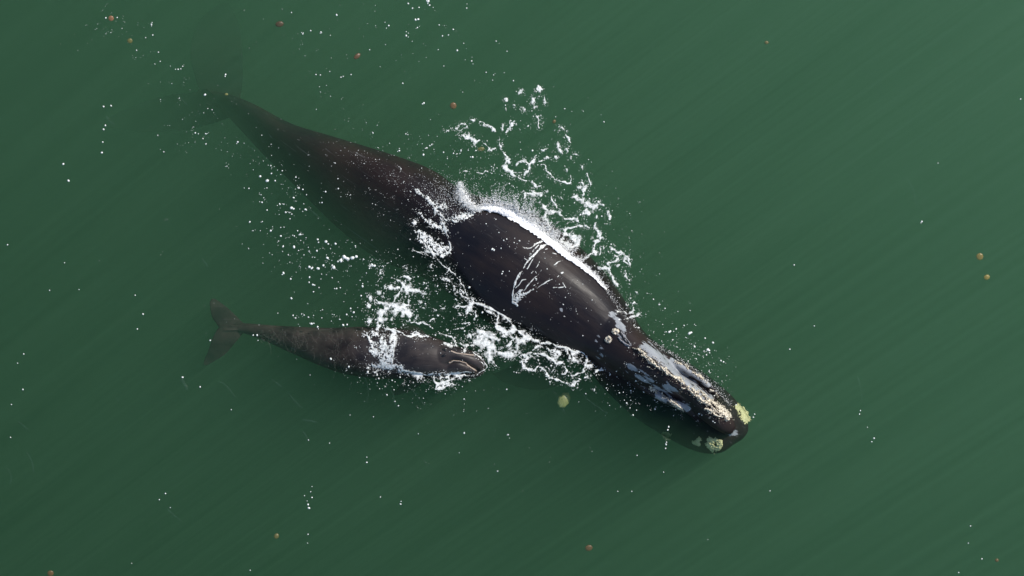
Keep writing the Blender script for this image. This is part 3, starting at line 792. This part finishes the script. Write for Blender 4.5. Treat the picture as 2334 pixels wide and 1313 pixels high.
# ------------------------------------------------------------------ the big splash along the sunlit flank
RIDGE = [(C6[0] + x / C6[2], C6[1] + y / C6[2], r / C6[2]) for x, y, r in
         [(985, 372, 16), (1060, 352, 30), (1150, 352, 42), (1300, 370, 52), (1450, 435, 60), (1600, 520, 62), (1750, 615, 64), (1900, 725, 58), (2050, 845, 46), (2180, 965, 36), (2300, 1070, 30)]]
RIDGE += [(C7[0] + x / C7[2], C7[1] + y / C7[2], r / C7[2]) for x, y, r in [(1340, 385, 24), (1440, 470, 19), (1540, 560, 14), (1620, 650, 9), (1680, 720, 6)]]


def ridge_strokes():
    S = []
    for a, b in zip(RIDGE[:-1], RIDGE[1:]):
        S.append(([(a[0], a[1]), (b[0], b[1])], (a[2] + b[2]) / 2, ''))
    col = [(700, -20, 10), (712, 60, 22), (735, 130, 34), (775, 220, 50), (830, 290, 55), (920, 360, 40), (985, 380, 18)]
    col = [(C6[0] + x / C6[2], C6[1] + y / C6[2], r / C6[2]) for x, y, r in col]
    for a, b in zip(col[:-1], col[1:]):
        S.append(([(a[0], a[1]), (b[0], b[1])], (a[2] + b[2]) / 2, 's'))
    return S, col


RS, COLUMN = ridge_strokes()
foam('sea_foam', 'dense bright white surge piled against the adult whale\'s sunlit flank', 'foam', RS, SPRAY, seed=301, rough=.3, hmax=.05, lump=.25, lift=.03, warp=.7, fine=4, vary=.1, slim=1.2, specks=False, fringe=.1, holes=.1)


def along(path, n):
    p = np.array([(a[0], a[1]) for a in path]); r = np.array([a[2] for a in path])
    L = np.r_[0, np.cumsum(np.hypot(*np.diff(p, axis=0).T))]
    t = rng.uniform(0, L[-1], n)
    return np.interp(t, L, p[:, 0]), np.interp(t, L, p[:, 1]), np.interp(t, L, r)


def spray():
    pts, rad = [], []
    x, y, r = along(RIDGE, 420)
    reach = np.interp(x, [1090, 1110, 1180, 1250, 1310, 1360, 1400], [16, 44, 46, 34, 17, 10, 7]) * (0.3 + 1.1 * vnoise(x / 5.0, x * 0 + 3, 77))
    for a, b, q, L in zip(x, y, r, reach):
        a += rng.uniform(-.3, .7) * q; b -= rng.uniform(-.1, .9) * q
        tx, ty = rng.normal(.22, .4), -1.0
        for t in rng.random(int(6 + L * .42)) ** 1.25:
            d = t * L
            pts.append(P(a + tx * d + rng.normal(0, 1.6), b + ty * d + rng.normal(0, 1.6), .02 + (.05 + .003 * L) * 2.2 * t * (1.15 - t)))
            rad.append(PX * rng.uniform(.4, 1.5) * (1.15 - .6 * t))
    x, y, r = along(COLUMN, 2000)
    s = rng.normal(0, 1, len(x)) * (r * .8 + 3)
    for a, b, q in zip(x + s, y + rng.normal(0, 3, len(x)), rng.uniform(.35, .95, len(x))):
        pts.append(P(a, b, .03 + rng.random() * .2)); rad.append(q * PX)
    # scatter over the submerged flank between the column and the ridge
    for _ in range(900):
        a, b = rng.normal(1035, 38), rng.normal(450, 24)
        pts.append(P(a, b, .05 + rng.random() * .2)); rad.append(rng.uniform(.3, .8) * PX)
    v, f = droplets(np.array(pts), rad, .4, 'oct')
    o = link_mesh('water_spray', v, f, DROPS)
    tag(o, 'fine white water spray flying up from the adult whale\'s sunlit flank', 'spray', kind='stuff')
    # short spray fringe along the right shoulder and head
    pts, rad = [], []
    fr = [(1375, 652, 3), (1392, 680, 5), (1404, 700, 7), (1412, 718, 7), (1425, 735, 6), (1440, 750, 5), (1462, 772, 4), (1500, 792, 4), (1530, 808, 4), (1560, 830, 4), (1600, 860, 4), (1640, 900, 5), (1662, 925, 5)]
    x, y, r = along(fr, 900)
    for a, b, q in zip(x, y, r):
        e = abs(rng.normal(0, 1)) * q
        pts.append(P(a + .7 * e + rng.normal(0, 1.5), b - .6 * e + rng.normal(0, 1.5), .03 + rng.random() * .12)); rad.append(rng.uniform(.3, .85) * PX)
    v, f = droplets(np.array(pts), rad, .4, 'oct')
    tag(link_mesh('water_spray', v, f, DROPS), 'thin dotted fringe of spray along the adult whale\'s head and shoulder', 'spray', kind='stuff')


spray()


# ------------------------------------------------------------------ loose bubbles; some white beads stand in for sun glints
def bubbles(label, clusters, extra='', fr=None, seed=1, on_whale=True):
    r0 = np.random.default_rng(seed)
    pts, rad = [], []

    def add(px, py, r):
        p = P(px, py, 0)
        wz = whale_z(p.x, p.y)
        z = max(0.0, wz or 0.0) if wz is not None else 0.0
        pts.append(P(px, py, z + .004)); rad.append(r * PX * .7)

    for cx, cy, sx, sy, rot, n, rs in clusters:
        a = math.radians(rot)
        for _ in range(n):
            u, v = r0.normal(0, sx), r0.normal(0, sy)
            px, py = cx + u * math.cos(a) - v * math.sin(a), cy + u * math.sin(a) + v * math.cos(a)
            r = rs * min(r0.lognormal(-.45, .65), 2.8)
            add(px, py, r)
            if r0.random() < .25:
                for _k in range(r0.integers(1, 4)):
                    add(px + r0.normal(0, 4), py + r0.normal(0, 4), r * .55)
    for line in extra.split():
        x, y, r = (float(q) for q in line.split(','))
        add(x, y, r)
    v, f = droplets(np.array(pts), rad, .45, 'ico')
    return tag(link_mesh('bubbles', v, f, BUBBLE), label, 'bubbles', kind='stuff')


bubbles('loose white bubbles and beaded sun glints dotting the water in the upper left around the submerged flukes',
        [(255, 65, 45, 25, 0, 45, .8), (340, 110, 18, 40, -10, 18, 1.0), (390, 165, 40, 25, 0, 14, .9), (450, 240, 45, 30, 20, 22, .9), (430, 310, 45, 30, 0, 30, .9)],
        '348,80,2.4 361,119,2.2 365,140,2.0 400,158,2 406,158,2.2 412,157,1.8 514,170,2.6 513,174,2 467,216,3.6 236,243,3 253,241,2.6 240,286,2.6 236,295,3.2 234,324,2.6 232,348,3.4 144,374,3.6 156,412,3.4 445,303,2.8 452,305,2 469,305,2.4 241,41,2.6 267,40,2', seed=401)  # larger beads at far left imitate sun glints off the waves
bubbles('loose white bubbles spread over the green water above the adult whale\'s tail',
        [(720, 40, 90, 30, 0, 14, 1.0), (900, 110, 120, 70, 20, 40, 1.1), (960, 60, 50, 35, 20, 22, 1.5), (745, 170, 30, 35, 0, 14, 1.2), (1110, 160, 35, 35, 45, 16, 1.1), (700, 150, 100, 60, 20, 14, .9), (860, 310, 60, 22, 25, 34, 1.0), (950, 330, 35, 16, 25, 24, 1.2)],
        '947,45,3 953,44,3.5 979,12,2.4 940,19,2.8 955,17,2 1001,57,2.2 1033,67,2.2 1042,115,3 1022,80,2 708,70,2.4 730,171,1.8 777,176,2.2 782,174,2 720,170,2 1170,184,2.4 966,235,3 963,237,2.4 1075,139,2.4 918,190,2.2 850,303,2 800,170,2', seed=411)
bubbles('trail of white bubbles over the dark water beside the adult whale\'s tail stock',
        [(530, 330, 60, 35, 30, 50, 1.1), (620, 410, 50, 30, 25, 36, 1.3), (690, 440, 50, 40, 20, 30, 1.1), (640, 500, 40, 40, 0, 40, 1.4), (680, 570, 55, 25, 10, 60, 1.5), (760, 600, 60, 22, 0, 70, 1.6), (840, 640, 60, 40, 0, 40, 1.3), (700, 650, 40, 60, 0, 24, 1.2)],
        '609,412,5 593,402,3.6 664,474,4.6 669,476,3.4 651,484,3.2 743,551,4.5 748,556,3 724,546,3.4 670,563,4 645,562,2.6 617,526,3.2 640,538,3 785,586,6 792,590,6 803,588,6 812,585,5 777,594,5 746,588,4 725,612,4.4 737,605,3.6 712,610,3.2 848,604,4.5 853,606,4 710,612,3.4 664,680,3.4 627,412,2.6 690,432,2.6 742,437,2.8 771,430,2.6', seed=421)
bubbles('white bubbles and droplets lying on the adult whale\'s back and flank',
        [(880, 400, 70, 14, 30, 130, .5), (980, 430, 46, 16, 35, 130, .55), (820, 370, 60, 12, 27, 70, .5), (880, 470, 60, 26, 30, 110, .7), (960, 500, 40, 26, 35, 90, .8), (930, 420, 60, 16, 28, 60, .7), (1000, 440, 30, 20, 40, 70, .8), (1150, 560, 60, 30, 30, 45, .8), (1260, 640, 60, 36, 40, 55, .8), (1320, 690, 40, 30, 40, 40, .7), (1200, 700, 50, 30, 35, 26, .7), (760, 380, 70, 20, 30, 24, .7)],
        '1122,568,3.4 1126,570,2.8 1146,619,2.6 1144,624,2.2 1130,500,2.2 1137,530,1.9 1155,545,2 1172,553,2 1184,549,2.6 1148,548,2.2 1108,510,2 1247,613,2', seed=431)
bubbles('white bubbles around the calf and the foam between the two whales',
        [(920, 650, 60, 40, 0, 110, 1.1), (1000, 700, 60, 35, 30, 120, 1.1), (1080, 760, 60, 30, 20, 110, 1.2), (1000, 780, 40, 16, 5, 60, 1.0), (820, 700, 40, 30, 0, 30, 1.3), (760, 725, 50, 14, 5, 30, 1.4), (830, 845, 50, 12, 5, 60, 1.0), (870, 870, 60, 12, 5, 45, 1.1), (1010, 890, 50, 20, 5, 40, .9), (900, 920, 50, 20, 0, 16, .9), (1260, 830, 60, 22, 20, 110, 1.1), (850, 800, 30, 26, 0, 90, .7), (1040, 640, 30, 30, 50, 60, 1.2), (880, 590, 40, 20, 20, 50, 1.0)],
        '710,738,4 715,737,2.6 782,741,3.4 791,740,2.6 806,712,3.2 790,717,2.6 668,719,2.4 703,723,2.2 713,649,3.6 717,650,2.4 577,764,2.2 586,764,3 588,776,1.6 479,776,2.6 456,882,2 754,818,3.4 795,836,2.8 838,848,3.4', seed=441)
bubbles('white droplets spread over water beside the adult whale\'s head',
        [(1540, 780, 50, 22, 30, 90, .9), (1590, 810, 40, 16, 30, 80, .9), (1640, 870, 30, 12, 50, 60, .8), (1430, 730, 16, 20, 45, 60, 1.0), (1500, 750, 40, 30, 30, 40, .8), (1440, 880, 40, 24, 20, 70, .9), (1480, 900, 50, 22, 30, 80, .9), (1550, 930, 30, 12, 30, 40, .9), (1400, 900, 50, 24, 10, 40, .9), (1480, 820, 40, 10, 37, 30, .7)],
        '1525,757,4 1528,755,3.2 1571,760,4.6 1575,758,3.4 1583,790,3 1613,797,4.4 1616,799,3.4 1607,771,2.6 1625,781,3.4 1643,822,3 1649,825,3 1455,747,3 1541,750,2.6 1559,742,2.2 1519,1008,2.2 1518,1013,3 1517,1022,2.4 1524,973,2.6 1522,980,2.6 1450,868,3 1628,902,2.4 1720,944,1.8 1717,951,2 1625,960,2.6 1629,963,2.2 1594,943,2.4 1600,946,2.2', seed=451)
bubbles('loose white bubbles drifting off the sunlit flank\'s foam',
        [(1240, 290, 60, 70, 40, 50, 1.2), (1340, 440, 50, 40, 50, 50, 1.2), (1420, 520, 50, 40, 50, 40, .9), (1190, 400, 50, 40, 30, 60, 1.2), (1290, 480, 40, 30, 40, 50, 1.2), (1450, 630, 40, 40, 50, 40, 1.0), (1060, 340, 50, 26, 20, 60, 1.1), (1500, 700, 50, 40, 40, 24, .8), (1110, 430, 50, 24, 20, 60, 1.0), (1380, 600, 30, 30, 50, 40, 1.2)],
        '1155,230,3.2 1152,240,2 1188,210,3 1195,250,3', seed=461)
bubbles('few scattered white glints and bubbles on the open green water',
        [(1050, 930, 120, 60, 0, 26, .9), (420, 520, 120, 80, 0, 14, .8), (600, 700, 120, 60, 0, 12, .8), (1300, 1040, 160, 60, 0, 10, .8)],
        '2101,505,3.2 2099,508,2 1992,999,3.2 1987,1007,1.8 1961,936,1.8 1959,944,2 1977,974,1.4 1810,604,2 1800,796,2.2 1755,1119,1.8 1856,743,2 2326,226,2 2238,1274,2 2207,1238,1.6 2185,1305,1.8 2212,1199,1.8 702,1150,3 704,1158,3.4 711,1134,2.2 711,1109,1.6 708,1121,1.6 694,1130,1.6 700,1142,1.4 702,1218,2 701,1238,1.6 377,1125,2.4 363,1139,2 388,1157,1.6 416,860,3 456,882,2.2 54,807,2.4 40,828,1.8 52,888,2.6 26,922,1.6 24,997,1.8 17,558,2.2 147,599,1.8 113,662,2 180,660,1.8 308,673,1.8 326,716,2.6 313,750,2.4 527,934,1.8 703,1003,1.8 751,1010,1.8 836,1054,2.4 836,1042,1.6 908,925,2.2 851,950,1.8 913,1149,2.4 914,1143,1.8 867,1133,1.6 1134,1074,2 1058,987,2.6 900,915,2 570,1300,1.8 300,1284,1.4 1440,1120,1.8 1613,1230,1.4 2138,372,1.6 1408,1120,1.6 1452,1038,1.8 860,873,1.8', seed=471)


# ------------------------------------------------------------------ small wind ripples with painted sky sheen, and painted caustic lines
def ripples():
    m, n, l = mat_new('ripple_sheen')
    b = n['Principled BSDF']
    b.inputs['Base Color'].default_value = (.35, .5, .5, 1)  # reflected sky put into the base colour as pale blue
    b.inputs['Roughness'].default_value = .12
    b.inputs['Alpha'].default_value = .022
    r0 = np.random.default_rng(55)
    ST = []

    def wisp(x, y, ang, L, r):
        pts = []; a = math.radians(ang); cur = r0.normal(0, .03)
        for k in range(6):
            pts.append((x, y)); x += L / 5 * math.cos(a); y += L / 5 * math.sin(a); a += cur * 2 + r0.normal(0, .12)
        ST.append((pts, r, ''))
    for x, y, a, L, r in [(693, 957, 20, 28, 2.2), (413, 866, 50, 24, 3.0), (40, 960, 40, 30, 1.6), (242, 265, 55, 26, 1.8), (60, 1030, 55, 50, 1.3), (15, 1065, 60, 40, 1.2), (500, 870, 25, 50, 1.4), (620, 865, 40, 26, 1.6), (660, 900, 55, 40, 1.4), (690, 985, 40, 26, 1.4),
                          (2068, 405, 62, 60, .8), (2100, 440, 80, 60, .8), (460, 590, 45, 22, 1.8), (700, 470, 50, 40, 1.6), (660, 425, 50, 40, 1.4), (560, 330, 40, 40, 1.2), (405, 215, 50, 30, 1.6), (380, 1160, 40, 40, 1.2), (1955, 860, 70, 60, 1.0), (2310, 960, 60, 50, 1.0), (1260, 890, 50, 60, 1.4), (1330, 900, 50, 70, 1.3), (830, 860, 62, 60, 1.2), (890, 890, 55, 40, 1.3), (930, 880, 45, 60, 1.2), (1720, 940, 125, 34, 1.8)]:
        wisp(x, y, a, L, r)
    for _ in range(4):
        wisp(r0.uniform(0, 1500), r0.uniform(400, 1313), r0.normal(48, 14), r0.uniform(14, 45), r0.uniform(.7, 1.1))
    v, f = field_mesh(ST, step=.8, seed=501, rough=.25, hmax=.012, lift=.003, warp=.6, rmin=.5, fine=5)
    tag(link_mesh('ripples', v, f, m), 'faint wind ripples with sky sheen painted bluish on the sea surface', 'ripples', kind='stuff')



def calf_caustics():
    m, n, l = mat_new('painted_caustics')
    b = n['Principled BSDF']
    b.inputs['Base Color'].default_value = (.5, .48, .4, 1); b.inputs['Roughness'].default_value = .15; b.inputs['Alpha'].default_value = .035  # caustic light over the calf's tail imitated by pale translucent strips
    r0 = np.random.default_rng(91)
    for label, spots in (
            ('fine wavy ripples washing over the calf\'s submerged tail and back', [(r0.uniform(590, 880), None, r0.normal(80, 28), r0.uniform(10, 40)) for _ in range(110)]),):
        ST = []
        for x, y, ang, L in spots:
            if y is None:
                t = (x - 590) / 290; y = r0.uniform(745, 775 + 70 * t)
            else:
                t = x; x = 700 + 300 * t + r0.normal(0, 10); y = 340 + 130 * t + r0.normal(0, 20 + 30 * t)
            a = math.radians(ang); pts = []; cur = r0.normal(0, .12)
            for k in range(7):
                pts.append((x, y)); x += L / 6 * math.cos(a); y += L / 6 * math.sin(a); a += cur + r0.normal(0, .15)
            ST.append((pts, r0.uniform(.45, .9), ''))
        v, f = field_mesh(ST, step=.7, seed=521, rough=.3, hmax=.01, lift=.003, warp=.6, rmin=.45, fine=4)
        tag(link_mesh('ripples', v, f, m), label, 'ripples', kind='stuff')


ripples()
calf_caustics()


# ------------------------------------------------------------------ jellyfish
def jelly(px, py, r, z, col, label, squash=1.0, ang=0.0, tilt=0.2):
    """A domed, scalloped bell with a short frilled bundle of mouth arms below, one soft body."""
    z -= .4
    m = plain('jelly_%d_%d' % (int(px), int(py)), tuple(c * .42 for c in col), .35, 14, .35, .3)
    R = r * PX * (.78 if r < 15 else 1)
    V, F = [], []
    N, K = 32, 7
    for i in range(K + 1):
        a = i / K * math.pi / 2
        for k in range(N):
            t = 2 * math.pi * k / N
            sc = 1 + (.07 * math.cos(8 * t)) * (i / K) ** 2
            V.append((R * math.sin(a) * sc * math.cos(t), R * math.sin(a) * sc * math.sin(t), R * .4 * math.cos(a) + R * .03 * math.cos(16 * t) * math.sin(a)))
    for i in range(3):                       # under side
        q = [.82, .5, .2][i]
        for k in range(N):
            t = 2 * math.pi * k / N
            V.append((R * q * math.cos(t), R * q * math.sin(t), R * [.05, .2, .15][i]))
    for i in range(5):                       # mouth arms, four frilled lobes
        q = [.28, .34, .3, .22, .08][i]
        for k in range(N):
            t = 2 * math.pi * k / N
            w = q * (1 + .45 * math.cos(4 * t + i * .3))
            V.append((R * w * math.cos(t), R * w * math.sin(t), -R * .35 * (i + .4)))
    rows = len(V) // N
    for i in range(rows - 1):
        for k in range(N):
            k2 = (k + 1) % N
            F.append((i * N + k, (i + 1) * N + k, (i + 1) * N + k2, i * N + k2))
    F.append(tuple((rows - 1) * N + k for k in range(N))[::-1])
    o = link_mesh('jellyfish', V, F, m)
    o.location = P(px, py, z)
    q = 1 + (.3 * math.sin(px * 1.7) if r < 15 else 0)
    o.scale = (q, squash * q * (.85 + (.2 * math.sin(py * 2.3) if r < 15 else 0)), 1)
    o.rotation_euler = (tilt, tilt * .6, math.radians(ang))
    tag(o, label, 'jellyfish', 'jellyfish drifting around the whales')


ORG = (.62, .27, .14); OLV = (.42, .34, .1); BRN = (.2, .09, .05); YEL = (.62, .55, .18)
for a in [
    (253, 42, 7.5, -.12, ORG, 'bright orange round jellyfish in a ring of tiny bubbles'),
    (296, 93, 7, -.45, OLV, 'olive yellow jellyfish just below the bright orange one'),
    (637, 55, 10, -.25, BRN, 'dark brown flattened jellyfish above the submerged fluke tip', .7, 10),
    (814, 128, 9, -.25, (.3, .13, .07), 'two-toned brown jellyfish above the middle of the adult\'s tail', .85, 40),
    (1033, 241, 9.5, -.3, (.42, .2, .09), 'rusty brown jellyfish just above the topmost foam patches'),
    (1263, 277, 9, -.5, (.36, .2, .07), 'dull brown jellyfish among the upper foam patches by the splash', .8, 60),
    (1747, 97, 8.5, -.6, (.36, .26, .09), 'dim olive brown jellyfish alone in the upper right water'),
    (2233, 585, 8.5, -.4, (.5, .36, .1), 'amber jellyfish near the right edge, upper of a close pair'),
    (2249, 632, 9.5, -.3, (.62, .46, .12), 'bright yellow jellyfish near the right edge, lower of a close pair', .8, 20),
    (1342, 1249, 9.5, -.45, (.34, .16, .07), 'dull red brown jellyfish alone below the whales near the bottom edge', .8, 10),
    (2272, 1277, 8.5, -.6, (.38, .18, .07), 'dim reddish jellyfish in the bottom right corner'),
    (115, 1307, 8, -.3, (.38, .17, .06), 'brown jellyfish in the bottom left corner'),
    (516, 215, 6.5, -.4, YEL, 'small pale yellow jellyfish beside the adult\'s fading tail stock'),
    (1096, 340, 12, -.75, (.4, .34, .1), 'faint olive jellyfish sunk beneath the topmost foam patches', .7, 10),
    (1285, 912, 19, -.5, (.6, .64, .24), 'largest yellow green jellyfish below the looping foam strands', .85, 60),
    (630, 1222, 8, -.9, (.5, .34, .1), 'very faint yellowish jellyfish deep in the lower left water', .8, 60),
]:
    jelly(*a)
